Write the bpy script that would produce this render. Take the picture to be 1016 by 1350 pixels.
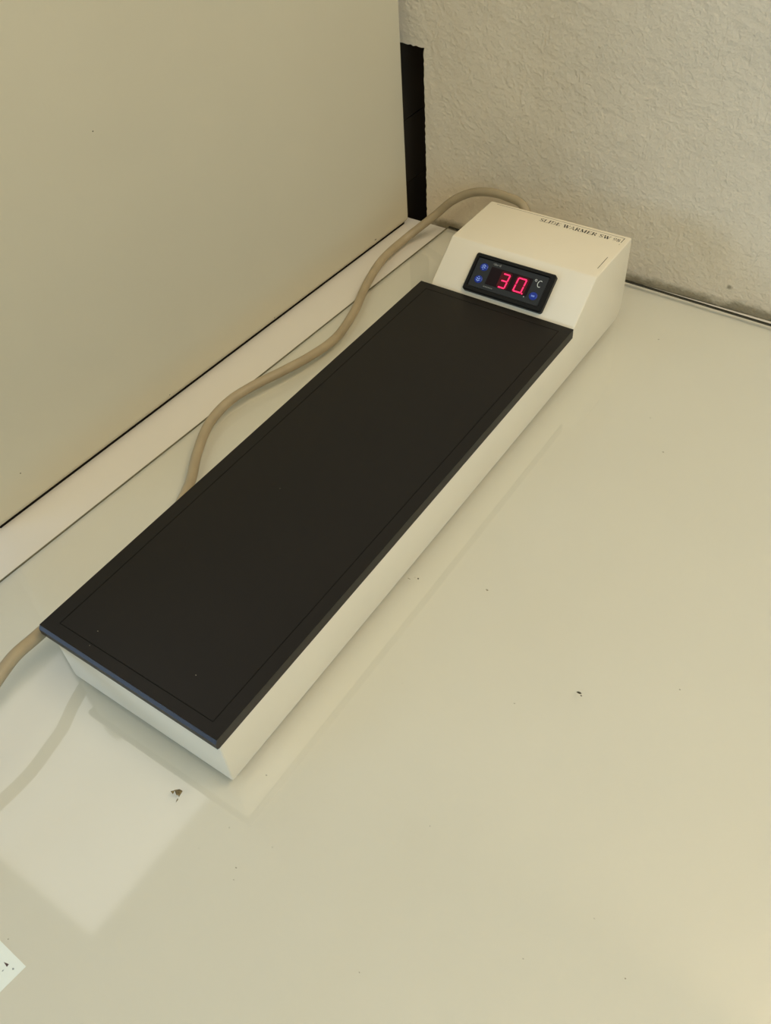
import bpy, bmesh, math, random
from mathutils import Vector, Matrix, Euler

random.seed(7)
for o in list(bpy.data.objects):
    bpy.data.objects.remove(o, do_unlink=True)
S = bpy.context.scene
COL = S.collection

# ------------------------------------------------------------------ camera
F_PX = 1168.918
CAM_LOC = Vector((0.38254, -0.12996, 0.49392))
CAM_ROT = Euler((0.74894, 0.05962, 0.59886), 'XYZ')
cd = bpy.data.cameras.new('camera')
cam = bpy.data.objects.new('camera', cd)
COL.objects.link(cam)
cam.location = CAM_LOC
cam.rotation_euler = CAM_ROT
cd.sensor_fit = 'HORIZONTAL'
cd.sensor_width = 36.0
cd.lens = 36.0 * F_PX / 1016.0
cd.clip_start = 0.01
S.camera = cam

# ------------------------------------------------------------------ world, lamps, exposure
W = bpy.data.worlds.new('world')
S.world = W
W.use_nodes = True
bg = W.node_tree.nodes['Background']
bg.inputs['Color'].default_value = (0.88, 0.94, 1.0, 1)
bg.inputs['Strength'].default_value = 0.15

def area(name, loc, target, sx, sy, power, color):
    l = bpy.data.lights.new(name, 'AREA')
    l.shape = 'RECTANGLE'
    l.size = sx
    l.size_y = sy
    l.energy = power
    l.color = color
    o = bpy.data.objects.new(name, l)
    COL.objects.link(o)
    o.location = loc
    d = Vector(target) - Vector(loc)
    o.rotation_euler = d.to_track_quat('-Z', 'Y').to_euler()
    return o

area('ceiling_lamp_light', (1.05, 0.15, 1.70), (1.05, 0.15, 0), 0.6, 1.1, 22.5, (1.0, 0.84, 0.60))
area('ceiling_lamp_light', (0.25, -1.15, 1.70), (0.25, -1.15, 0), 1.2, 0.6, 8.6, (0.98, 1.0, 0.82))
area('window_and_fill_light', (1.9, -0.9, 0.75), (0.0, 0.3, 0.1), 1.2, 1.0, 12.5, (0.34, 0.66, 0.94))  # fill light added at the right front to brighten the wall, not a window
area('window_and_fill_light', (-1.55, -2.35, 0.45), (0.0, 0.0, 0.05), 1.3, 0.8, 35.0, (0.47, 0.68, 1.0))

S.view_settings.view_transform = 'Standard'
S.view_settings.look = 'None'
S.view_settings.gamma = 1.0
S.view_settings.use_curve_mapping = False
S.view_settings.exposure = 0.0

# ------------------------------------------------------------------ helpers
def tag(o, label=None, cat=None, group=None, kind=None):
    if label: o['label'] = label
    if cat: o['category'] = cat
    if group: o['group'] = group
    if kind: o['kind'] = kind
    return o

def obj(name, bm, mats, parent=None, smooth=False):
    me = bpy.data.meshes.new(name)
    bm.normal_update()
    bm.to_mesh(me)
    bm.free()
    if not isinstance(mats, (list, tuple)): mats = [mats]
    for m in mats: me.materials.append(m)
    if smooth:
        for p in me.polygons: p.use_smooth = True
    o = bpy.data.objects.new(name, me)
    COL.objects.link(o)
    if parent is not None:
        o.parent = parent
    return o

def empty(name, loc=(0, 0, 0)):
    o = bpy.data.objects.new(name, None)
    o.empty_display_size = 0.02
    o.location = loc
    COL.objects.link(o)
    return o

def box(bm, a, b, mi=0):
    x0, y0, z0 = a
    x1, y1, z1 = b
    v = [bm.verts.new(p) for p in ((x0,y0,z0),(x1,y0,z0),(x1,y1,z0),(x0,y1,z0),(x0,y0,z1),(x1,y0,z1),(x1,y1,z1),(x0,y1,z1))]
    fs = []
    for q in ((3,2,1,0),(4,5,6,7),(0,1,5,4),(1,2,6,5),(2,3,7,6),(3,0,4,7)):
        f = bm.faces.new([v[i] for i in q])
        f.material_index = mi
        fs.append(f)
    return fs

def prism(bm, pts, vec, mi=0):
    """closed polygon pts (3-D) extruded along vec"""
    vec = Vector(vec)
    a = [bm.verts.new(p) for p in pts]
    b = [bm.verts.new(Vector(p) + vec) for p in pts]
    n = len(pts)
    fs = [bm.faces.new(list(reversed(a))), bm.faces.new(b)]
    for i in range(n):
        fs.append(bm.faces.new((a[i], a[(i+1) % n], b[(i+1) % n], b[i])))
    for f in fs: f.material_index = mi
    return fs

def ring_rect(bm, o, i, z0, z1):
    (ox0, oy0, ox1, oy1), (ix0, iy0, ix1, iy1) = o, i
    box(bm, (ox0, oy0, z0), (ox1, iy0, z1))
    box(bm, (ox0, iy1, z0), (ox1, oy1, z1))
    box(bm, (ox0, iy0, z0), (ix0, iy1, z1))
    box(bm, (ix1, iy0, z0), (ox1, iy1, z1))

def fixn(bm):
    bmesh.ops.recalc_face_normals(bm, faces=bm.faces[:])

def bevel_all(bm, w, seg=2, ang=30):
    es = [e for e in bm.edges if len(e.link_faces) == 2 and e.calc_face_angle(0) > math.radians(ang)]
    bmesh.ops.bevel(bm, geom=es, offset=w, segments=seg, profile=0.5, affect='EDGES', clamp_overlap=True)

def catmull(pts, n):
    P = [Vector(p) for p in pts]
    P = [P[0]*2 - P[1]] + P + [P[-1]*2 - P[-2]]
    out = []
    for i in range(1, len(P)-2):
        p0, p1, p2, p3 = P[i-1], P[i], P[i+1], P[i+2]
        d = lambda a, b: max((b-a).length, 1e-9) ** 0.5
        t0 = 0; t1 = t0+d(p0,p1); t2 = t1+d(p1,p2); t3 = t2+d(p2,p3)
        for k in range(n):
            t = t1 + (t2-t1)*k/n
            A1 = p0*((t1-t)/(t1-t0)) + p1*((t-t0)/(t1-t0))
            A2 = p1*((t2-t)/(t2-t1)) + p2*((t-t1)/(t2-t1))
            A3 = p2*((t3-t)/(t3-t2)) + p3*((t-t2)/(t3-t2))
            B1 = A1*((t2-t)/(t2-t0)) + A2*((t-t0)/(t2-t0))
            B2 = A2*((t3-t)/(t3-t1)) + A3*((t-t1)/(t3-t1))
            out.append(B1*((t2-t)/(t2-t1)) + B2*((t-t1)/(t2-t1)))
    out.append(P[-2].copy())
    return out

def tube(bm, path, r, seg=16):
    rings = []
    nrm = None
    n = len(path)
    for i, p in enumerate(path):
        t = (path[min(i+1, n-1)] - path[max(i-1, 0)]).normalized()
        if nrm is None:
            nrm = t.cross(Vector((0.3, 0.1, 1))).normalized()
        nrm = (nrm - t*nrm.dot(t)).normalized()
        b = t.cross(nrm)
        rr = r(i/(n-1)) if callable(r) else r
        rings.append([bm.verts.new(p + (nrm*math.cos(a) + b*math.sin(a))*rr) for a in [2*math.pi*k/seg for k in range(seg)]])
    for i in range(n-1):
        for k in range(seg):
            bm.faces.new((rings[i][k], rings[i][(k+1) % seg], rings[i+1][(k+1) % seg], rings[i+1][k]))
    bm.faces.new(list(reversed(rings[0])))
    bm.faces.new(rings[-1])

# ------------------------------------------------------------------ materials
def mat(name, color, rough=0.5, spec=0.5, metallic=0.0, coat=0.0):
    m = bpy.data.materials.new(name)
    m.use_nodes = True
    b = m.node_tree.nodes['Principled BSDF']
    b.inputs['Base Color'].default_value = (*color, 1)
    b.inputs['Roughness'].default_value = rough
    b.inputs['Specular IOR Level'].default_value = spec
    b.inputs['Metallic'].default_value = metallic
    b.inputs['Coat Weight'].default_value = coat
    return m

def N(m, t, **kw):
    n = m.node_tree.nodes.new(t)
    for k, v in kw.items():
        if k in n.inputs: n.inputs[k].default_value = v
        else: setattr(n, k, v)
    return n

def L(m, a, b): m.node_tree.links.new(a, b)

def vary(m, color, amount, scale, detail=4.0, rough=None):
    """mottle the base colour a little with object-space noise"""
    b = m.node_tree.nodes['Principled BSDF']
    tc = N(m, 'ShaderNodeTexCoord')
    nz = N(m, 'ShaderNodeTexNoise', Scale=scale, Detail=detail)
    L(m, tc.outputs['Object'], nz.inputs['Vector'])
    rp = N(m, 'ShaderNodeValToRGB')
    rp.color_ramp.elements[0].position = 0.3
    rp.color_ramp.elements[1].position = 0.7
    rp.color_ramp.elements[0].color = (*[c*(1-amount) for c in color], 1)
    rp.color_ramp.elements[1].color = (*[min(1, c*(1+amount)) for c in color], 1)
    L(m, nz.outputs['Fac'], rp.inputs['Fac'])
    L(m, rp.outputs['Color'], b.inputs['Base Color'])
    return tc, nz

def bump(m, src, strength, dist):
    b = m.node_tree.nodes['Principled BSDF']
    bp = N(m, 'ShaderNodeBump', Strength=strength, Distance=dist)
    L(m, src, bp.inputs['Height'])
    L(m, bp.outputs['Normal'], b.inputs['Normal'])
    return bp

# white laminate
LAM = (0.678, 0.635, 0.550)
m_lam = mat('white_laminate', LAM, 0.35, 0.4)
vary(m_lam, LAM, 0.012, 9.0)
m_lam_edge = mat('laminate_edge', (0.55, 0.53, 0.46), 0.5)
m_leg = mat('table_leg_metal', (0.35, 0.35, 0.34), 0.4, 0.5, 0.6)

# clear glass sheet: transparent body with a Fresnel reflection on the upper face
m_glass = bpy.data.materials.new('clear_glass')
m_glass.use_nodes = True
nt = m_glass.node_tree
nt.nodes.clear()
out = N(m_glass, 'ShaderNodeOutputMaterial')
mx = N(m_glass, 'ShaderNodeMixShader')
tr = N(m_glass, 'ShaderNodeBsdfTransparent', Color=(0.955, 0.966, 0.937, 1))
gl = N(m_glass, 'ShaderNodeBsdfAnisotropic', Roughness=0.05)
fr = N(m_glass, 'ShaderNodeFresnel', IOR=1.80)
ge = N(m_glass, 'ShaderNodeNewGeometry')
fm = N(m_glass, 'ShaderNodeMath', operation='SUBTRACT')
fm.use_clamp = True
L(m_glass, fr.outputs['Fac'], fm.inputs[0])
L(m_glass, ge.outputs['Backfacing'], fm.inputs[1])
L(m_glass, fm.outputs[0], mx.inputs['Fac'])
L(m_glass, tr.outputs[0], mx.inputs[1])
L(m_glass, gl.outputs[0], mx.inputs[2])
L(m_glass, mx.outputs[0], out.inputs['Surface'])
m_glass_under = bpy.data.materials.new('clear_glass_underside')
m_glass_under.use_nodes = True
nt = m_glass_under.node_tree
nt.nodes.clear()
out = N(m_glass_under, 'ShaderNodeOutputMaterial')
tr = N(m_glass_under, 'ShaderNodeBsdfTransparent', Color=(1, 1, 1, 1))
L(m_glass_under, tr.outputs[0], out.inputs['Surface'])
m_glass_edge = mat('dark_glass_edge', (0.012, 0.012, 0.006), 0.3, 0.3)
m_glass_side = mat('olive_glass_edge', (0.17, 0.15, 0.085), 0.3, 0.4)

# panel
PAN = (0.600, 0.533, 0.378)
m_panel = mat('beige_panel', PAN, 0.55, 0.3)
tc, nz = vary(m_panel, PAN, 0.02, 6.0)
nf = N(m_panel, 'ShaderNodeTexNoise', Scale=420.0, Detail=2.0)
L(m_panel, tc.outputs['Object'], nf.inputs['Vector'])
bump(m_panel, nf.outputs['Fac'], 0.05, 0.001)
m_gap_shade = mat('gap_shade_black', (0.012, 0.009, 0.006), 0.8, 0.1)  # black colour painted in for the shade of the gap under the panel
m_scuff = mat('scuff_dark', (0.09, 0.07, 0.04), 0.8)

# plaster
PLA = (0.735, 0.625, 0.455)
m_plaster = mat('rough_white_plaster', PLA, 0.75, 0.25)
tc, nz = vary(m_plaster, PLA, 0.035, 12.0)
n1 = N(m_plaster, 'ShaderNodeTexNoise', Scale=55.0, Detail=5.0, Roughness=0.62, Distortion=0.15)
n2 = N(m_plaster, 'ShaderNodeTexNoise', Scale=230.0, Detail=4.0, Roughness=0.6)
mp = N(m_plaster, 'ShaderNodeMapping')
mp.inputs['Scale'].default_value = (1.0, 1.0, 0.35)
n3 = N(m_plaster, 'ShaderNodeTexNoise', Scale=75.0, Detail=2.0, Distortion=1.5)
L(m_plaster, tc.outputs['Object'], n1.inputs['Vector'])
L(m_plaster, tc.outputs['Object'], n2.inputs['Vector'])
L(m_plaster, tc.outputs['Object'], mp.inputs['Vector'])
L(m_plaster, mp.outputs['Vector'], n3.inputs['Vector'])
r3 = N(m_plaster, 'ShaderNodeMapRange')
r3.inputs['From Min'].default_value = 0.62
r3.inputs['From Max'].default_value = 0.72
L(m_plaster, n3.outputs['Fac'], r3.inputs['Value'])
a1 = N(m_plaster, 'ShaderNodeMath', operation='MULTIPLY_ADD')
a1.inputs[1].default_value = 0.55
L(m_plaster, n2.outputs['Fac'], a1.inputs[0])
L(m_plaster, n1.outputs['Fac'], a1.inputs[2])
a2 = N(m_plaster, 'ShaderNodeMath', operation='MULTIPLY_ADD')
a2.inputs[1].default_value = 0.10
L(m_plaster, r3.outputs['Result'], a2.inputs[0])
L(m_plaster, a1.outputs[0], a2.inputs[2])
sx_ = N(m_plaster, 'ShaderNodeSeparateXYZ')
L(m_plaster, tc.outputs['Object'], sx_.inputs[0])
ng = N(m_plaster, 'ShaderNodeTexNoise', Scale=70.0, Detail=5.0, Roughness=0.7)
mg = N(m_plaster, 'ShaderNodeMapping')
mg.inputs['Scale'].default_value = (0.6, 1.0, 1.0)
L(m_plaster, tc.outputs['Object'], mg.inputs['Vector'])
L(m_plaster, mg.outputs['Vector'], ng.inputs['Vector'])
hz = N(m_plaster, 'ShaderNodeMapRange')          # darker towards the wall bottom, upper limit ragged by noise
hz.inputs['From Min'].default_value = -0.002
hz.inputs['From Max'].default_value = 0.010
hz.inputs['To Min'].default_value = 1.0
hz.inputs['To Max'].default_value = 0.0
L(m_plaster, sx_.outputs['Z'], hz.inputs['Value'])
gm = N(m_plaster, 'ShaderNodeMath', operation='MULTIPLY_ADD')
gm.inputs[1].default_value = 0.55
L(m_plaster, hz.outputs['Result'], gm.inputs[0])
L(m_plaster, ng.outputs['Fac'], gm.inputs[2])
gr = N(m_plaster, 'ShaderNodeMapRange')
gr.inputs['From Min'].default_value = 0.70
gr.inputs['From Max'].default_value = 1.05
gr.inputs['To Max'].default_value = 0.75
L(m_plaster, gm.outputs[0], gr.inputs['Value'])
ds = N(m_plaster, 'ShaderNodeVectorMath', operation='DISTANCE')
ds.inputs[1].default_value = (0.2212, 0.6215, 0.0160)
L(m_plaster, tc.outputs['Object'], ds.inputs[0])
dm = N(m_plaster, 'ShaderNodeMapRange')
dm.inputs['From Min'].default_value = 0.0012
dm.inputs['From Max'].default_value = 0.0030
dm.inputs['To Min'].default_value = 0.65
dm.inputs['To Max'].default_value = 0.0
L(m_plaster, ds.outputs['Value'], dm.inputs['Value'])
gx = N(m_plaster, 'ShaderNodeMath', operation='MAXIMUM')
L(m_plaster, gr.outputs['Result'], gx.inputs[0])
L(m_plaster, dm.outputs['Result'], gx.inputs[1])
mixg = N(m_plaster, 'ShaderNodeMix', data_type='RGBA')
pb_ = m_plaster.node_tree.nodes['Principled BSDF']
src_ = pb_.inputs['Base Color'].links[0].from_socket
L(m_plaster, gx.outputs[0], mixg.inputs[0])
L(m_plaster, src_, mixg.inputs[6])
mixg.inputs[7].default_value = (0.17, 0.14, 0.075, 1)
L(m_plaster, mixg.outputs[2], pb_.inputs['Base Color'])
bump(m_plaster, a2.outputs[0], 0.85, 0.0030)

m_brown = mat('dark_brown_boards', (0.11, 0.078, 0.048), 0.8, 0.2)
m_seam = mat('board_seam', (0.004, 0.003, 0.002), 0.8)
m_ceiling = mat('ceiling_paint', (0.70, 0.67, 0.58), 0.9)
m_floor = mat('grey_floor', (0.25, 0.24, 0.21), 0.7)

# warmer
CRM = (0.735, 0.655, 0.495)
m_cream = mat('cream_enamel', CRM, 0.38, 0.45)
vary(m_cream, CRM, 0.02, 14.0)
PLT = (0.0088, 0.0066, 0.0046)
m_plate = mat('black_anodised_plate', PLT, 0.42, 0.30)
vary(m_plate, PLT, 0.12, 9.0)
m_groove = mat('groove_black', (0.003, 0.003, 0.002), 0.7, 0.2)
m_rubber = mat('black_rubber', (0.012, 0.012, 0.011), 0.7)
m_ink = mat('black_print', (0.02, 0.018, 0.012), 0.6)
tc = N(m_ink, 'ShaderNodeTexCoord')
nz = N(m_ink, 'ShaderNodeTexNoise', Scale=330.0, Detail=2.0)
L(m_ink, tc.outputs['Object'], nz.inputs['Vector'])
rp = N(m_ink, 'ShaderNodeValToRGB')
rp.color_ramp.elements[0].position = 0.52
rp.color_ramp.elements[0].color = (0.03, 0.026, 0.017, 1)
rp.color_ramp.elements[1].position = 0.68
rp.color_ramp.elements[1].color = (0.45, 0.39, 0.27, 1)
L(m_ink, nz.outputs['Fac'], rp.inputs['Fac'])
L(m_ink, rp.outputs['Color'], m_ink.node_tree.nodes['Principled BSDF'].inputs['Base Color'])
m_ink_faint = mat('worn_print', (0.20, 0.17, 0.11), 0.6)
CRD = (0.365, 0.292, 0.180)
m_cord = mat('grey_beige_cord', CRD, 0.45, 0.4)
vary(m_cord, CRD, 0.10, 45.0)
# controller
m_bezel = mat('black_bezel', (0.0065, 0.0058, 0.0042), 0.45, 0.22)
m_face = mat('controller_face', (0.023, 0.0245, 0.0245), 0.5, 0.25)
m_window = mat('display_window', (0.0085, 0.0018, 0.0022), 0.3, 0.25)
m_btn = mat('blue_button', (0.008, 0.030, 0.26), 0.4, 0.4)
m_icon = mat('button_print', (0.28, 0.40, 0.85), 0.5)
m_print = mat('grey_print', (0.55, 0.55, 0.50), 0.5)
m_print_dim = mat('dim_grey_print', (0.16, 0.16, 0.145), 0.5)
m_led = bpy.data.materials.new('red_led')
m_led.use_nodes = True
b = m_led.node_tree.nodes['Principled BSDF']
b.inputs['Base Color'].default_value = (0.25, 0.01, 0.03, 1)
b.inputs['Emission Color'].default_value = (1.0, 0.018, 0.130, 1)
b.inputs['Emission Strength'].default_value = 1.25
m_opal = bpy.data.materials.new('opal_diffuser')
m_opal.use_nodes = True
b = m_opal.node_tree.nodes['Principled BSDF']
b.inputs['Base Color'].default_value = (0.8, 0.8, 0.8, 1)
b.inputs['Emission Color'].default_value = (1.0, 0.97, 0.90, 1)
b.inputs['Emission Strength'].default_value = 1.3
m_glow = bpy.data.materials.new('dim_red_glow')
m_glow.use_nodes = True
b = m_glow.node_tree.nodes['Principled BSDF']
b.inputs['Base Color'].default_value = (0.009, 0.002, 0.002, 1)
b.inputs['Roughness'].default_value = 0.4
b.inputs['Specular IOR Level'].default_value = 0.25
b.inputs['Emission Color'].default_value = (1.0, 0.01, 0.05, 1)
b.inputs['Emission Strength'].default_value = 0.055
# small things
m_paper = mat('white_paper', (0.88, 0.92, 0.90), 0.6, 0.3)
m_dkred = mat('dark_red_print', (0.06, 0.018, 0.022), 0.6)
m_greyp = mat('grey_dot_print', (0.32, 0.35, 0.36), 0.6)
m_crumb = mat('brown_crumb', (0.085, 0.055, 0.018), 0.8)
vary(m_crumb, (0.14, 0.10, 0.04), 0.85, 900.0)
m_dust = mat('dark_dust', (0.05, 0.042, 0.022), 0.9)
m_dust_faint = mat('grey_dust', (0.30, 0.27, 0.19), 0.9)

# ------------------------------------------------------------------ setting
ZT = -0.006          # top of the laminate; the glass above it ends at z = 0
WALL_Y = 0.6215

def jag(a, b, n, amp, axis):
    pts = []
    for i in range(n+1):
        t = i/n
        p = [a[0]+(b[0]-a[0])*t, a[1]+(b[1]-a[1])*t]
        if 0 < i < n: p[axis] += random.uniform(-amp, amp)
        pts.append(tuple(p))
    return pts

outline = [(-2.6, -0.78), (-0.190, -0.78), (-0.190, 0.1760)]
outline += jag((-0.190, 0.1767), (-0.1085, 0.1752), 26, 0.0006, 1)[1:]
outline += jag((-0.1095, 0.1715), (-0.1108, -0.02), 70, 0.00055, 0)
outline += [(-0.1108, -0.78), (1.8, -0.78), (1.8, 1.75), (-2.6, 1.75)]
bm = bmesh.new()
prism(bm, [(x, WALL_Y, z) for x, z in outline], (0, 0.10, 0))
fixn(bm)
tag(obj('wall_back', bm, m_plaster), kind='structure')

# dark hollow behind the plaster: boards on its left side, back and top
bm = bmesh.new()
zs = [-0.78, -0.40, -0.06, 0.0113, 0.0825, 0.30]
for z0, z1 in zip(zs[:-1], zs[1:]):
    off = random.uniform(-0.0004, 0.0004)
    box(bm, (-0.20, WALL_Y+0.10, z0+0.0006), (-0.160+off, WALL_Y+0.42, z1-0.0006))
    box(bm, (-0.1895, WALL_Y+0.0010, z0+0.0006), (-0.160+off, WALL_Y+0.10, min(z1, 0.1745)-0.0006))
box(bm, (-0.21, WALL_Y+0.102, -0.78), (-0.2005, WALL_Y+0.42, 0.30), 1)
box(bm, (-0.21, WALL_Y+0.42, -0.78), (0.10, WALL_Y+0.45, 0.30))
box(bm, (0.05, WALL_Y+0.102, -0.78), (0.10, WALL_Y+0.42, 0.30))
box(bm, (-0.21, WALL_Y+0.102, 0.30), (0.10, WALL_Y+0.45, 0.33))
box(bm, (-0.21, WALL_Y+0.102, -0.80), (0.10, WALL_Y+0.45, -0.78))
tag(obj('wall_recess', bm, [m_brown, m_seam]), kind='structure')

bm = bmesh.new()
box(bm, (-2.6, -2.6, -0.80), (1.8, WALL_Y, -0.78))
tag(obj('floor', bm, m_floor), kind='structure')
bm = bmesh.new()
box(bm, (-2.6, -2.6, 1.75), (1.8, WALL_Y+0.1, 1.80))
tag(obj('ceiling', bm, m_ceiling), kind='structure')
bm = bmesh.new()
box(bm, (-0.36, -2.4, 1.66), (-0.23, WALL_Y, 1.75))
tag(obj('trim_1', bm, m_ceiling), kind='structure')

# opal light panel on the ceiling, mirrored in the glass
cl = empty('ceiling_light', (-1.03, 0.34, 1.75))
tag(cl, 'long opal light panel on the ceiling, seen mirrored in the glass', 'ceiling light')
ci = Matrix.Translation((1.03, -0.34, -1.75))
bm = bmesh.new()
ring_rect(bm, (-1.435, -0.035, -0.695, 0.60), (-1.42, -0.02, -0.71, 0.585), 1.72, 1.75)
bm.transform(ci)
obj('frame', bm, m_ceiling, cl)
bm = bmesh.new()
box(bm, (-1.42, -0.02, 1.73), (-0.71, 0.585, 1.745))
bm.transform(ci)
obj('diffuser', bm, m_opal, cl)

# ------------------------------------------------------------------ table
ROTT = math.radians(2.4)
table = empty('table', (0.35, 0.05, -0.78))
tag(table, 'white laminate table top against the plaster wall, under the glass sheet', 'table')
ti = Matrix.Translation((-0.35, -0.05, 0.78))
bm = bmesh.new()
box(bm, (-0.42, -0.62, ZT-0.030), (1.25, 0.6203, ZT))
bevel_all(bm, 0.0004, 1)
bm.transform(ti)
obj('table_top', bm, [m_lam], table)
for x in (-0.36, 1.19):
    for y in (-0.56, 0.56):
        bm = bmesh.new()
        box(bm, (x-0.025, y-0.025, -0.78), (x+0.025, y+0.025, ZT-0.030))
        bevel_all(bm, 0.002, 1)
        bm.transform(ti)
        obj('leg', bm, m_leg, table)

# ------------------------------------------------------------------ glass sheet
# corners of the sheet's upper face (the sheet lies turned a little on the table)
gl_bl = Vector((-0.0793, 0.6147, 0)); gl_fl = Vector((-0.1048, 0.0292, 0))
dirL = (gl_fl - gl_bl).normalized()
gl_fl = gl_bl + dirL*1.16
gl_br = gl_bl + Vector((1.22, -1.22*0.0262, 0))
gl_fr = gl_br + dirL*1.13
bm = bmesh.new()
up = [bm.verts.new(p) for p in (gl_bl, gl_fl, gl_fr, gl_br)]
lo = [bm.verts.new(p + Vector((0, 0, ZT+0.0003))) for p in (gl_bl, gl_fl, gl_fr, gl_br)]
f = bm.faces.new(up); f.material_index = 0
f = bm.faces.new(list(reversed(lo))); f.material_index = 1
for i in range(4):
    f = bm.faces.new((up[i], lo[i], lo[(i+1) % 4], up[(i+1) % 4])); f.material_index = 1
fixn(bm)
glass = obj('glass_sheet', bm, [m_glass, m_glass_under])
tag(glass, 'clear glass sheet with faint green tint lying on the white table', 'glass sheet')

def band(a, b, w, side, m):
    d = (b - a).normalized()
    n = Vector((-d.y, d.x, 0))*side
    bm = bmesh.new()
    p = [a, b, b + n*w, a + n*w]
    prism(bm, [q + Vector((0, 0, -0.0011)) for q in p], (0, 0, 0.0011))
    fixn(bm)
    o = obj('polished_edge', bm, m, glass)
    o['label'] = 'dark edge of the glass'
    return o
band(gl_bl, gl_br, 0.0024, 1, m_glass_edge)
band(gl_bl, gl_fl, 0.0009, -1, m_glass_side)

# ------------------------------------------------------------------ beige panel
pb = Vector((-0.1290, 0.6080, 0)); pdv = Vector((-math.sin(ROTT), -math.cos(ROTT), 0))
pn = Vector((-pdv.y, pdv.x, 0))           # points away from the warmer's side
if pn.x > 0: pn = -pn
PL, PT, PZ = 0.546, 0.018, 0.336
pf = pb - pn*0.0022
def panel_prism(bm, prof, y0, y1):
    """side profile (depth behind the face, height) run along the panel from y0 to y1"""
    prism(bm, [pf + pdv*y0 + pn*d + Vector((0, 0, z)) for d, z in prof], pdv*(y1-y0))
R_, ZG = 0.0070, ZT+0.0026
prof = [(R_*(1-math.cos(math.radians(a))), ZG+R_*(1-math.sin(math.radians(a)))) for a in (0, 15, 30, 45, 60, 75, 90)]
prof = [(0, PZ)] + prof + [(PT, ZG), (PT, PZ)]
bm = bmesh.new()
panel_prism(bm, prof, 0, PL)
fixn(bm)
bevel_all(bm, 0.0005, 2, 50)
panel = obj('partition_panel', bm, m_panel)
tag(panel, 'tall plain beige panel standing on the table left of the cord', 'panel')
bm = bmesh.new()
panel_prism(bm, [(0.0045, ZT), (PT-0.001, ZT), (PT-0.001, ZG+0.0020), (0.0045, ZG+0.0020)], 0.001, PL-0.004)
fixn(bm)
o = obj('gap_shade_strip', bm, m_gap_shade, panel)
o['label'] = 'thin plinth under the panel, blackened as gap shade'
def blob(bm, c, ax, ay, h, n=11, rag=0.35, up=Vector((0, 0, 1)), xd=Vector((1, 0, 0)), mi=0):
    """a small ragged lump on a surface: low dome with an irregular outline"""
    yd = up.cross(xd).normalized()
    xd = xd.normalized()
    ring = []
    mid = []
    for k in range(n):
        a = 2*math.pi*k/n
        s = 1 + random.uniform(-rag, rag)
        p = xd*math.cos(a)*ax*s + yd*math.sin(a)*ay*s
        ring.append(bm.verts.new(c + p))
        mid.append(bm.verts.new(c + p*0.6 + up*h*random.uniform(0.6, 1.0)))
    top = bm.verts.new(c + up*h)
    bot = bm.verts.new(c)
    for k in range(n):
        j = (k+1) % n
        for f in (bm.faces.new((ring[k], ring[j], mid[j], mid[k])), bm.faces.new((mid[k], mid[j], top)), bm.faces.new((ring[j], ring[k], bot))):
            f.material_index = mi
for (x, y, z), ax, ay in (((-0.132, 0.5494, 0.0047), 0.0016, 0.0006), ((-0.1388, 0.3877, 0.002), 0.0005, 0.0008),
                          ((-0.1446, 0.2487, 0.0037), 0.0007, 0.0004), ((-0.1509, 0.0984, 0.0309), 0.0005, 0.0005),
                          ((-0.1445, 0.2515, 0.2365), 0.0005, 0.0005)):
    t = (Vector((x, y, 0)) - pb).dot(pdv)
    c = pf + pdv*t + Vector((0, 0, z)) - pn*0.00005
    bm = bmesh.new()
    blob(bm, c, ax, ay, 0.00015, up=-pn, xd=pdv)
    fixn(bm)
    o = obj('scuff_mark', bm, m_scuff, panel)
    o['label'] = 'small dark nick in the panel'

# ------------------------------------------------------------------ slide warmer
Wp, Lp, Hp, tp, hb = 0.14811, 0.44043, 0.05589, 0.00865, 0.00447
xl, xr, yf, ys, yr, zr, yb = 0.0084, 0.1473, 0.0021, 0.44503, 0.47952, 0.08287, 0.5496
zb = Hp - tp
warmer = empty('slide_warmer', (0.075, 0.27, 0))
tag(warmer, 'cream slide warmer with black hot plate and red temperature display', 'slide warmer')
wi = Matrix.Translation((-0.075, -0.27, 0))
def wobj(name, bm, m, parent=warmer, smooth=False):
    bm.transform(wi)
    return obj(name, bm, m, parent, smooth)

# body and head in one folded housing
prof = [(yf, hb), (yf, zb), (0.4412, zb), (0.4412, Hp-0.0052), (ys, Hp), (yr, zr), (yb, zr), (yb, hb+0.014)]
for k in range(1, 6):
    a = math.radians(90*k/6)
    prof.append((yb-0.014*(1-math.cos(a)), hb+0.014*(1-math.sin(a))))
prof.append((yb-0.014, hb))
bm = bmesh.new()
prism(bm, [(xl, y, z) for y, z in prof], (xr-xl, 0, 0))
fixn(bm)
bevel_all(bm, 0.0016, 3, 25)
housing = wobj('housing', bm, m_cream)
for p in housing.data.polygons: p.use_smooth = True
try:
    housing.data.set_sharp_from_angle(angle=math.radians(28))
except Exception:
    pass

# black plate: slab, raised rim and inner field with a scribed groove between
gx0, gx1, gy0, gy1, gw = 0.0105, 0.1385, 0.0093, 0.4322, 0.00030
bm = bmesh.new()
c1 = 0.0022
fr = [(0, 0), (Wp, 0), (Wp, Lp), (0, Lp)]
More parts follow.
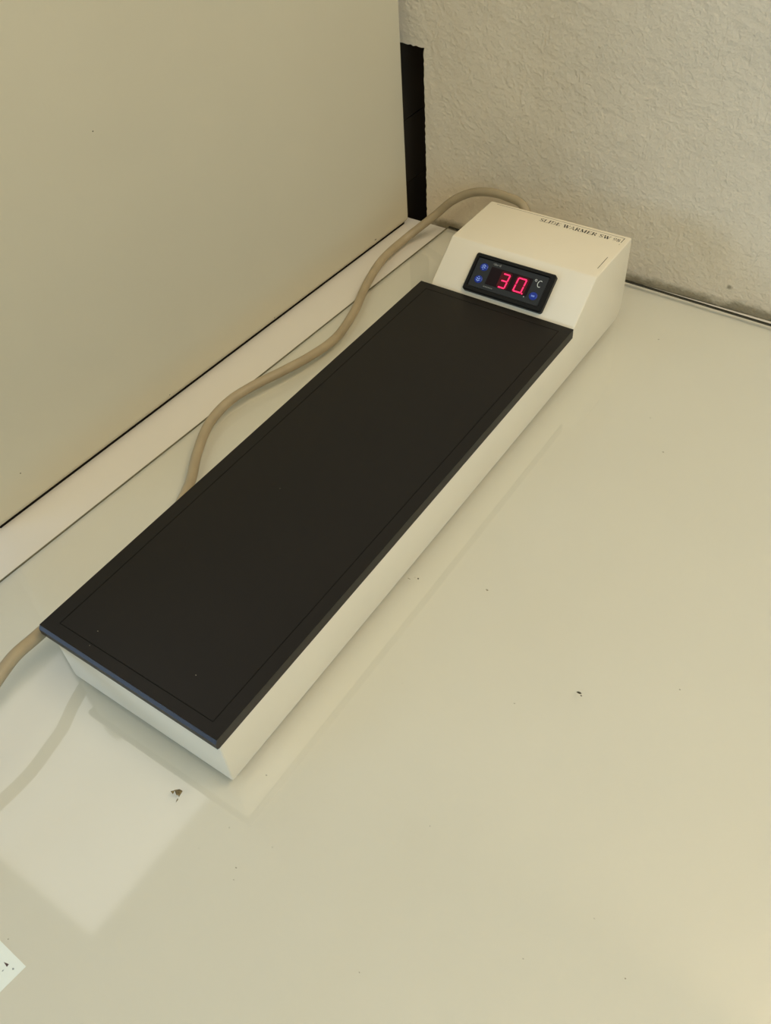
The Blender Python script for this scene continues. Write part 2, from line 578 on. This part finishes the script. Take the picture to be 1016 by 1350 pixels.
# outer shell with a chamfered front edge
pts = [(0, c1*0.55, zb), (0, 0, zb+0.001), (0, 0, Hp-0.0028), (0, 0.0016, Hp-0.0006), (0, Lp, Hp-0.0006), (0, Lp, zb)]
prism(bm, pts, (Wp, 0, 0))
fixn(bm)
zt0, zt1 = Hp-0.0006, Hp
ring_rect(bm, (0.0, 0.0016, Wp, Lp), (gx0-gw, gy0-gw, gx1+gw, gy1+gw), zt0-0.0002, zt1)
box(bm, (gx0+gw, gy0+gw, zt0-0.0002), (gx1-gw, gy1-gw, zt1))
plate = wobj('hot_plate', bm, m_plate)
plate['label'] = 'flat black hot plate with a scribed border'
bm = bmesh.new()
ring_rect(bm, (gx0-gw, gy0-gw, gx1+gw, gy1+gw), (gx0+gw, gy0+gw, gx1-gw, gy1-gw), zt0-0.0002, zt1-0.00022)
wobj('groove', bm, m_groove, plate)
for x in (xl+0.02, xr-0.02):
    for y in (0.035, 0.50):
        bm = bmesh.new()
        bmesh.ops.create_cone(bm, cap_ends=True, segments=24, radius1=0.007, radius2=0.008, depth=hb+0.0002,
                              matrix=Matrix.Translation((x, y, 0.0002+(hb+0.0002)/2)))
        wobj('rubber_foot', bm, m_rubber)

# --- printing on the head: strokes (x0,y0,x1,y1,width) in cap heights; serif capitals
TK, TN = 0.20, 0.055
def arc(cx, cy, rx, ry, a0, a1, n, w0, w1=None):
    out = []
    for k in range(n):
        a = math.radians(a0+(a1-a0)*k/n); b_ = math.radians(a0+(a1-a0)*(k+1)/n)
        am = (a+b_)/2
        w = w0 if w1 is None else w0+(w1-w0)*abs(math.cos(am))
        out.append((cx+rx*math.cos(a), cy+ry*math.sin(a), cx+rx*math.cos(b_), cy+ry*math.sin(b_), w))
    return out
def serif(x, y, w=0.34): return (x-w/2, y, x+w/2, y, TN)
G = {
 'S': (0.62, arc(0.31, 0.73, 0.22, 0.24, 20, 200, 8, TN, 0.14) + [(0.11, 0.66, 0.51, 0.36, 0.19)] + arc(0.31, 0.27, 0.22, 0.24, 20, -160, 8, TN, 0.14)),
 'L': (0.72, [(0.18, 0, 0.18, 1, TK), serif(0.18, 0.97), (0.02, 0.03, 0.62, 0.03, TN), (0.62, 0, 0.62, 0.28, TN)]),
 'I': (0.42, [(0.20, 0, 0.20, 1, TK), serif(0.20, 0.97), serif(0.20, 0.03)]),
 'D': (0.82, [(0.18, 0, 0.18, 1, TK), (0.02, 0.97, 0.40, 0.97, TN), (0.02, 0.03, 0.40, 0.03, TN)] + arc(0.36, 0.5, 0.33, 0.47, -90, 90, 12, TN, 0.18)),
 'E': (0.74, [(0.18, 0, 0.18, 1, TK), (0.02, 0.97, 0.62, 0.97, TN), (0.02, 0.03, 0.64, 0.03, TN), (0.2, 0.52, 0.46, 0.52, TN), (0.62, 0.97, 0.62, 0.74, TN), (0.64, 0.03, 0.64, 0.27, TN), (0.46, 0.4, 0.46, 0.64, TN)]),
 'W': (1.08, [(0.12, 1, 0.36, 0, TK), (0.36, 0, 0.54, 0.8, TN), (0.50, 1, 0.74, 0, TK), (0.74, 0, 0.96, 1, TN), serif(0.12, 0.97, 0.3), serif(0.52, 0.97, 0.28), serif(0.95, 0.97, 0.22)]),
 'A': (0.80, [(0.08, 0, 0.36, 1, TN), (0.36, 1, 0.66, 0, TK), (0.18, 0.34, 0.52, 0.34, TN), serif(0.08, 0.03, 0.24), serif(0.66, 0.03, 0.3)]),
 'R': (0.80, [(0.18, 0, 0.18, 1, TK), (0.02, 0.97, 0.40, 0.97, TN), (0.2, 0.5, 0.40, 0.5, TN), serif(0.18, 0.03)] + arc(0.38, 0.735, 0.22, 0.235, -90, 90, 8, TN, 0.16) + [(0.36, 0.5, 0.70, 0, 0.18)]),
 'M': (1.02, [(0.14, 0, 0.14, 1, TN), (0.16, 1, 0.47, 0.05, TK), (0.47, 0.02, 0.76, 1, TN), (0.80, 0, 0.80, 1, TK), serif(0.14, 0.03, 0.26), serif(0.80, 0.03), serif(0.10, 0.97, 0.2), serif(0.84, 0.97, 0.22)]),
 '9': (0.56, arc(0.26, 0.68, 0.18, 0.27, 0, 360, 14, TN, 0.13) + [(0.45, 0.68, 0.36, 0.25, 0.13), (0.36, 0.25, 0.10, 0.02, 0.07)]),
 '8': (0.56, arc(0.26, 0.76, 0.15, 0.20, 0, 360, 12, TN, 0.11) + [(0.12, 0.66, 0.40, 0.40, 0.14)] + arc(0.26, 0.26, 0.18, 0.23, 0, 360, 12, TN, 0.13)),
 ' ': (0.36, []),
}
def stroke(bm, a, b, w, frame, h, mi=0):
    """flat bar from a to b (2-D), thickness h, in the given frame (origin, xdir, ydir, normal)"""
    o, xd, yd, nd = frame
    a = Vector((a[0], a[1])); b = Vector((b[0], b[1]))
    d = (b-a)
    if d.length < 1e-9: return
    n = Vector((-d.y, d.x)).normalized()*w/2
    P = [a+n, a-n, b-n, b+n]
    prism(bm, [o + xd*p.x + yd*p.y for p in P], nd*h, mi)

ztop = zr
top_frame = (Vector((0, 0, ztop)), Vector((1, 0, 0)), Vector((0, 1, 0)), Vector((0, 0, 1)))
title = 'SLIDE WARMER SW 98'
tw = sum(G[c][0] for c in title) - 0.06
CAP = 0.0050
sx = (0.1403-0.0637)/tw
bm = bmesh.new()
pen = 0.0637
for ch in title:
    adv, st = G[ch]
    for x0, y0, x1, y1, w in st:
        a = (pen+x0*sx, 0.5375+y0*CAP); b2 = (pen+x1*sx, 0.5375+y1*CAP)
        ww = w*sx if abs(x1-x0) < abs(y1-y0) else w*CAP
        stroke(bm, a, b2, max(ww*0.92, 0.00022), top_frame, 0.00006)
    pen += adv*sx
fixn(bm)
o = wobj('printed_title', bm, m_ink)
o['label'] = 'worn black lettering SLIDE WARMER SW 98'
bm = bmesh.new()
stroke(bm, (0.0162, 0.5460), (0.1424, 0.5452), 0.00042, top_frame, 0.00006, 1)
stroke(bm, (0.1422, 0.5454), (0.1420, 0.5375), 0.00060, top_frame, 0.00006, 0)
stroke(bm, (0.1420, 0.5350), (0.1420, 0.5335), 0.00035, top_frame, 0.00006, 1)
stroke(bm, (0.1420, 0.5114), (0.1420, 0.4916), 0.00055, top_frame, 0.00006, 0)
fixn(bm)
o = wobj('border_line', bm, [m_ink, m_ink_faint])
o['label'] = 'partly worn thin black border line'

# --- temperature controller on the sloping front of the head
td = Vector((0, yr-ys, zr-Hp)).normalized()
nd = Vector((0, -td.z, td.y))
CO = Vector((0, ys, Hp))
BH = 0.0050
def cframe(h): return (CO + nd*h, Vector((1, 0, 0)), td, nd)
def cpt(x, v, h): return CO + Vector((x, 0, 0)) + td*v + nd*h
ox0, ox1, oy0, oy1 = 0.0402, 0.1163, 0.0006, 0.0348
ix0, ix1, iy0, iy1 = 0.0438, 0.1113, 0.0050, 0.0310
def rrect(x0, y0, x1, y1, r, n=5):
    pts = []
    for cx, cy, a0 in ((x1-r, y1-r, 0), (x0+r, y1-r, 90), (x0+r, y0+r, 180), (x1-r, y0+r, 270)):
        for k in range(n+1):
            a = math.radians(a0+90*k/n)
            pts.append((cx+r*math.cos(a), cy+r*math.sin(a)))
    return pts
bm = bmesh.new()
loops = []
for (x0, y0, x1, y1, r, h) in ((ox0, oy0, ox1, oy1, 0.0022, -0.0004), (ox0, oy0, ox1, oy1, 0.0022, BH-0.0012), (ox0+0.0009, oy0+0.0009, ox1-0.0009, oy1-0.0009, 0.0017, BH),
                                (ix0-0.0006, iy0-0.0006, ix1+0.0006, iy1+0.0006, 0.0010, BH), (ix0, iy0, ix1, iy1, 0.0008, BH-0.0014)):
    loops.append([bm.verts.new(cpt(px, py, h)) for px, py in rrect(x0, y0, x1, y1, r)])
for A, B in zip(loops[:-1], loops[1:]):
    n = len(A)
    for k in range(n): bm.faces.new((A[k], A[(k+1) % n], B[(k+1) % n], B[k]))
bm.faces.new(loops[-1])
bm.faces.new(list(reversed(loops[0])))
fixn(bm)
ctrl = wobj('temperature_controller', bm, m_bezel)
ctrl['label'] = 'black framed digital temperature controller reading 30'
HF = BH - 0.0014
bm = bmesh.new()
prism(bm, [cpt(px, py, HF) for px, py in rrect(ix0+0.0002, iy0+0.0002, ix1-0.0002, iy1-0.0002, 0.0006)], nd*0.0002)
fixn(bm)
wobj('face_panel', bm, m_face, ctrl)
HF += 0.0002
bm = bmesh.new()
prism(bm, [cpt(px, py, HF) for px, py in rrect(0.0585, 0.0102, 0.0983, 0.0262, 0.0004)], nd*0.0001)
fixn(bm)
wobj('display_window', bm, m_window, ctrl)
HD = HF + 0.0001
def seven(x, y, w, h, segs, name):
    sl = 0.14
    t = 0.00125
    P = lambda u, v: (x + u*w + sl*0.35*h*(v-0.5), y + v*h)
    S7 = {'a': ((0.02, 1), (0.98, 1)), 'b': ((1, 0.99), (1, 0.53)), 'c': ((1, 0.47), (1, 0.01)), 'd': ((0.02, 0), (0.98, 0)),
          'e': ((0, 0.47), (0, 0.01)), 'f': ((0, 0.99), (0, 0.53)), 'g': ((0.08, 0.5), (0.94, 0.5))}
    bm = bmesh.new()
    for s in segs:
        a, b2 = S7[s]
        stroke(bm, P(*a), P(*b2), t, cframe(HD), 0.0001)
    fixn(bm)
    return wobj(name, bm, m_led, ctrl)
bm = bmesh.new()
for x0, x1 in ((0.0692, 0.0795), (0.0835, 0.0955)):
    prism(bm, [cpt(px, py, HD-0.00003) for px, py in rrect(x0, 0.0100+0.0004, x1, 0.0252, 0.0018)], nd*0.00006)
fixn(bm)
wobj('lit_display_field', bm, m_glow, ctrl)
seven(0.0712, 0.0112, 0.0060, 0.0120, 'abcdg', 'digit')
seven(0.0854, 0.0118, 0.0074, 0.0118, 'abcdef', 'digit')
bm = bmesh.new()
prism(bm, [cpt(0.0938+0.0007*math.cos(a), 0.0114+0.0007*math.sin(a), HD) for a in [k*math.pi/6 for k in range(12)]], nd*0.0001)
fixn(bm)
wobj('decimal_point', bm, m_led, ctrl)

def button(x, y, icon):
    bm = bmesh.new()
    r0, r1 = 0.0036, 0.0028
    A = [bm.verts.new(cpt(x+r0*1.05*math.cos(a), y+r0*0.95*math.sin(a), HF)) for a in [k*math.pi/12 for k in range(24)]]
    B = [bm.verts.new(cpt(x+r1*1.05*math.cos(a), y+r1*0.95*math.sin(a), HF+0.0006)) for a in [k*math.pi/12 for k in range(24)]]
    for k in range(24): bm.faces.new((A[k], A[(k+1) % 24], B[(k+1) % 24], B[k]))
    bm.faces.new(B); bm.faces.new(list(reversed(A)))
    fixn(bm)
    fr_ = cframe(HF+0.0006)
    if icon in ('up', 'down'):
        s = 1 if icon == 'up' else -1
        for dy in (0.0013, -0.0004):
            stroke(bm, (x-0.0017, y+s*(dy-0.0007)), (x+0.0001, y+s*(dy+0.0006)), 0.00065, fr_, 0.0001, 1)
            stroke(bm, (x+0.0017, y+s*(dy-0.0007)), (x-0.0001, y+s*(dy+0.0006)), 0.00065, fr_, 0.0001, 1)
        stroke(bm, (x-0.0006, y-s*0.0021), (x+0.0006, y-s*0.0021), 0.0006, fr_, 0.0001, 1)
    o = wobj('button', bm, [m_btn, m_icon], ctrl)
    o['label'] = {'up': 'blue round button with up arrow', 'down': 'blue round button with down arrow', 'set': 'blue round button marked set'}[icon]
    return o
button(0.0517, 0.0238, 'up')
button(0.0512, 0.0125, 'down')
button(0.1040, 0.0124, 'set')

def flat_text(body, size, xc, yc, h, m, parent, name, thick=0.00008, bold=0.0):
    cu = bpy.data.curves.new('t', 'FONT')
    cu.body = body
    cu.size = size
    cu.extrude = thick/2
    cu.offset = bold
    cu.align_x = 'CENTER'; cu.align_y = 'CENTER'
    to = bpy.data.objects.new('t', cu)
    COL.objects.link(to)
    dg = bpy.context.evaluated_depsgraph_get()
    me = bpy.data.meshes.new_from_object(to.evaluated_get(dg))
    bm = bmesh.new()
    bm.from_mesh(me)
    bpy.data.objects.remove(to, do_unlink=True)
    bpy.data.meshes.remove(me)
    o_ = cpt(xc, yc, h)
    M = Matrix(((1, td.x, nd.x, o_.x), (0, td.y, nd.y, o_.y), (0, td.z, nd.z, o_.z), (0, 0, 0, 1)))
    bm.transform(M)
    return wobj(name, bm, m, parent)
flat_text('set', 0.0026, 0.1040, 0.0124, HF+0.00068, m_icon, ctrl, 'button_lettering', bold=0.00006)
flat_text('eliwell', 0.0030, 0.0624, 0.0287, HF+0.00005, m_print_dim, ctrl, 'maker_lettering', bold=0.00009)
bm = bmesh.new()
for k, (x, w_) in enumerate(((0.0581, 0.0012), (0.0597, 0.0012), (0.0613, 0.0010), (0.0627, 0.0013), (0.0644, 0.0010), (0.0658, 0.0010))):
    stroke(bm, (x, 0.0079), (x+w_, 0.0079), 0.0009, cframe(HF), 0.00008)
fixn(bm)
wobj('small_print', bm, m_print_dim, ctrl)
bm = bmesh.new()
for s_ in arc(0.1008, 0.0258, 0.00085, 0.00085, 0, 360, 14, 0.0005):
    stroke(bm, s_[:2], s_[2:4], s_[4]*0.85, cframe(HF), 0.00008)
for s_ in arc(0.1052, 0.0236, 0.0019, 0.0028, 55, 305, 14, 0.0007):
    stroke(bm, s_[:2], s_[2:4], s_[4]*0.85, cframe(HF), 0.00008)
stroke(bm, (0.0960, 0.0095), (0.0967, 0.0095), 0.0007, cframe(HF), 0.00008)
fixn(bm)
wobj('celsius_symbol', bm, m_print, ctrl)

# --- power cord: leaves the back of the head, loops over the table edge, runs along the left side
RC = 0.0042
Rm = CAM_ROT.to_matrix()
def cray(u, v): return (Rm @ Vector(((u-508)/F_PX, -(v-675)/F_PX, -1))).normalized()
CORD = [
]
def at_y(u, v, y):
    d = cray(u, v); return CAM_LOC + d*((y-CAM_LOC.y)/d.y)
def at_z(u, v, z):
    d = cray(u, v); return CAM_LOC + d*((z-CAM_LOC.z)/d.z)
c0 = at_y(690, 272, 0.583)
CORD = [Vector((c0.x+0.016, 0.5480, c0.z-0.030)), Vector((c0.x+0.0155, 0.5600, c0.z-0.0275)), Vector((c0.x+0.012, 0.5735, c0.z-0.0165))]
for u, v, y in ((690, 272, 0.583), (668, 259.5, 0.591), (645, 253.5, 0.596), (620, 254.5, 0.598), (596, 265, 0.597), (573, 284, 0.592)):
    CORD.append(at_y(u, v, y))
for u, v, z in ((535, 314, 0.0046), (505, 341, 0.0046), (484, 373, 0.0050), (466, 412, 0.0052), (442, 446, 0.0056), (410, 469, 0.0075), (375, 488, 0.0095),
                (333, 509, 0.0100), (302, 529, 0.0095), (276, 558, 0.0080), (260, 597, 0.0062), (249, 640, 0.0058)):
    CORD.append(at_z(u, v, z))
CORD += [Vector((-0.0275, 0.120, 0.0085)), Vector((-0.0190, 0.060, 0.0250)), at_z(45, 842, 0.0400), at_z(20, 864, 0.0450), at_z(0, 890, 0.0450), at_z(-28, 935, 0.0420), at_z(-60, 1000, 0.032), at_z(-95, 1090, 0.016), at_z(-125, 1190, 0.0045)]
path = catmull(CORD, 14)
bm = bmesh.new()
tube(bm, path, RC, 18)
fixn(bm)
cord = wobj('power_cord', bm, m_cord, warmer, True)
cord['label'] = 'thick grey beige power cord'
bm = bmesh.new()
tube(bm, [path[0] + Vector((0, 0.0022, 0.0002)), path[8], path[12]], 0.0058, 18)
fixn(bm)
wobj('strain_relief', bm, m_rubber, cord, True)

# ------------------------------------------------------------------ paper label at the front
zp = ZT + 0.00012
a = at_z(34.3, 1274, zp)
ex = (at_z(-60, 1180, zp) - a).normalized()*0.060
ey = (at_z(-2, 1310, zp) - a)
bm = bmesh.new()
prism(bm, [v - Vector((0, 0, 0.00012)) for v in (a, a+ex, a+ex+ey, a+ey)], (0, 0, 0.00012))
fixn(bm)
paper = obj('paper_label', bm, m_paper)
tag(paper, 'bright white paper label with tiny dark red triangle under the glass', 'label')
bm = bmesh.new()
T = [at_z(4.8, 1268.2, zp), at_z(11.8, 1271.2, zp), at_z(9.0, 1274.7, zp)]
prism(bm, T, (0, 0, 0.00003)); fixn(bm)
o = obj('printed_triangle', bm, m_dkred, paper); o['label'] = 'tiny dark red printed triangle'
bm = bmesh.new()
blob(bm, at_z(3.8, 1279.6, zp), 0.0003, 0.0006, 0.00003)
blob(bm, at_z(17.3, 1277.2, zp), 0.0006, 0.0005, 0.00003, rag=0.2)
fixn(bm)
obj('printed_dot', bm, m_greyp, paper)

# ------------------------------------------------------------------ crumbs and dust on the glass
bm = bmesh.new()
c = at_z(235, 1044, 0)
P = [at_z(u, v, 0) for u, v in ((230, 1042), (237, 1041), (240.5, 1043), (238, 1047), (236, 1050.5), (234.5, 1048.2), (232.5, 1048.5))]
prism(bm, P, (0, 0, 0.0006))
P = [at_z(u, v, 0) for u, v in ((225, 1043.5), (230, 1042.3), (229, 1045), (227.5, 1046.8))]
prism(bm, P, (0, 0, 0.0003))
P = [at_z(u, v, 0) for u, v in ((234, 1053), (235, 1053.3), (233.4, 1056), (231.8, 1057.6))]
prism(bm, P, (0, 0, 0.0003))
fixn(bm)
for v in bm.verts:
    if v.co.z > 0.0002: v.co.z += random.uniform(-0.0001, 0.0003)
tag(obj('crumb', bm, m_crumb), 'ragged brown triangular crumb on the glass before the warmer front', 'crumb')
bm = bmesh.new()
P = [at_z(u, v, 0) for u, v in ((759.6, 912.4), (761.6, 911.9), (764.6, 912.8), (766.4, 914.6), (764, 915), (762, 914.2))]
prism(bm, P, (0, 0, 0.0004))
P = [at_z(u, v, 0) for u, v in ((764.6, 916.6), (766, 916.4), (767, 918), (765.6, 918))]
prism(bm, P, (0, 0, 0.0003))
fixn(bm)
tag(obj('crumb', bm, m_dust), 'small black crumb alone on the glass right of the warmer', 'crumb')
bm = bmesh.new()
blob(bm, at_z(551, 762.8, 0), 0.0007, 0.0005, 0.0002)
blob(bm, at_z(539, 762.8, 0), 0.0011, 0.0004, 0.0001, mi=1)
blob(bm, at_z(547, 761.2, 0), 0.0004, 0.0003, 0.0001, mi=1)
fixn(bm)
tag(obj('crumb', bm, [m_dust, m_dust_faint]), 'pair of faint dark flecks beside the warmer long right side', 'crumb')
bm = bmesh.new()
blob(bm, at_z(372.6, 511+60.5, 0), 0.0007, 0.0007, 0.0003)
fixn(bm)
tag(obj('crumb', bm, m_dust), 'single dark speck between the cord and the black plate', 'crumb')
for u, v, r in ((258, 890, 0.00045), (129, 832, 0.0004), (118, 851, 0.0003), (369, 644, 0.0003)):
    bm = bmesh.new()
    blob(bm, at_z(u, v, Hp), r, r*0.7, 0.00012, n=8)
    fixn(bm)
    tag(obj('dust_speck', bm, m_dust_faint), 'tiny pale dust speck lying on the black hot plate', 'dust speck', 'dust specks on the hot plate')
for u, v, r, m in ((566.5, 1089, 0.0004, 0), (311, 1144, 0.0005, 1), (308, 1160, 0.0004, 1), (874, 596, 0.0008, 1), (868, 447.5, 0.0008, 1),
                   (351, 1022, 0.0004, 0), (302, 1091, 0.0004, 1), (530, 901, 0.0004, 1), (678, 927.5, 0.0005, 1), (896, 909, 0.0006, 1),
                   (783, 1211, 0.0003, 1), (689.5, 1264, 0.0004, 1), (473.5, 1282, 0.0004, 1), (857, 551, 0.0005, 1), (10.8, 1238, 0.0004, 1),
                   (359, 1117, 0.0003, 0), (642, 778, 0.0010, 1), (824, 1290, 0.0005, 1), (918, 565, 0.0004, 1), (262, 1118.5, 0.0003, 1)):
    bm = bmesh.new()
    blob(bm, at_z(u, v, 0), r, r*0.7, 0.00015, n=8)
    fixn(bm)
    tag(obj('dust_speck', bm, (m_dust, m_dust_faint)[m]), 'tiny loose dust speck lying by itself on the open glass', 'dust speck', 'dust specks on the glass')
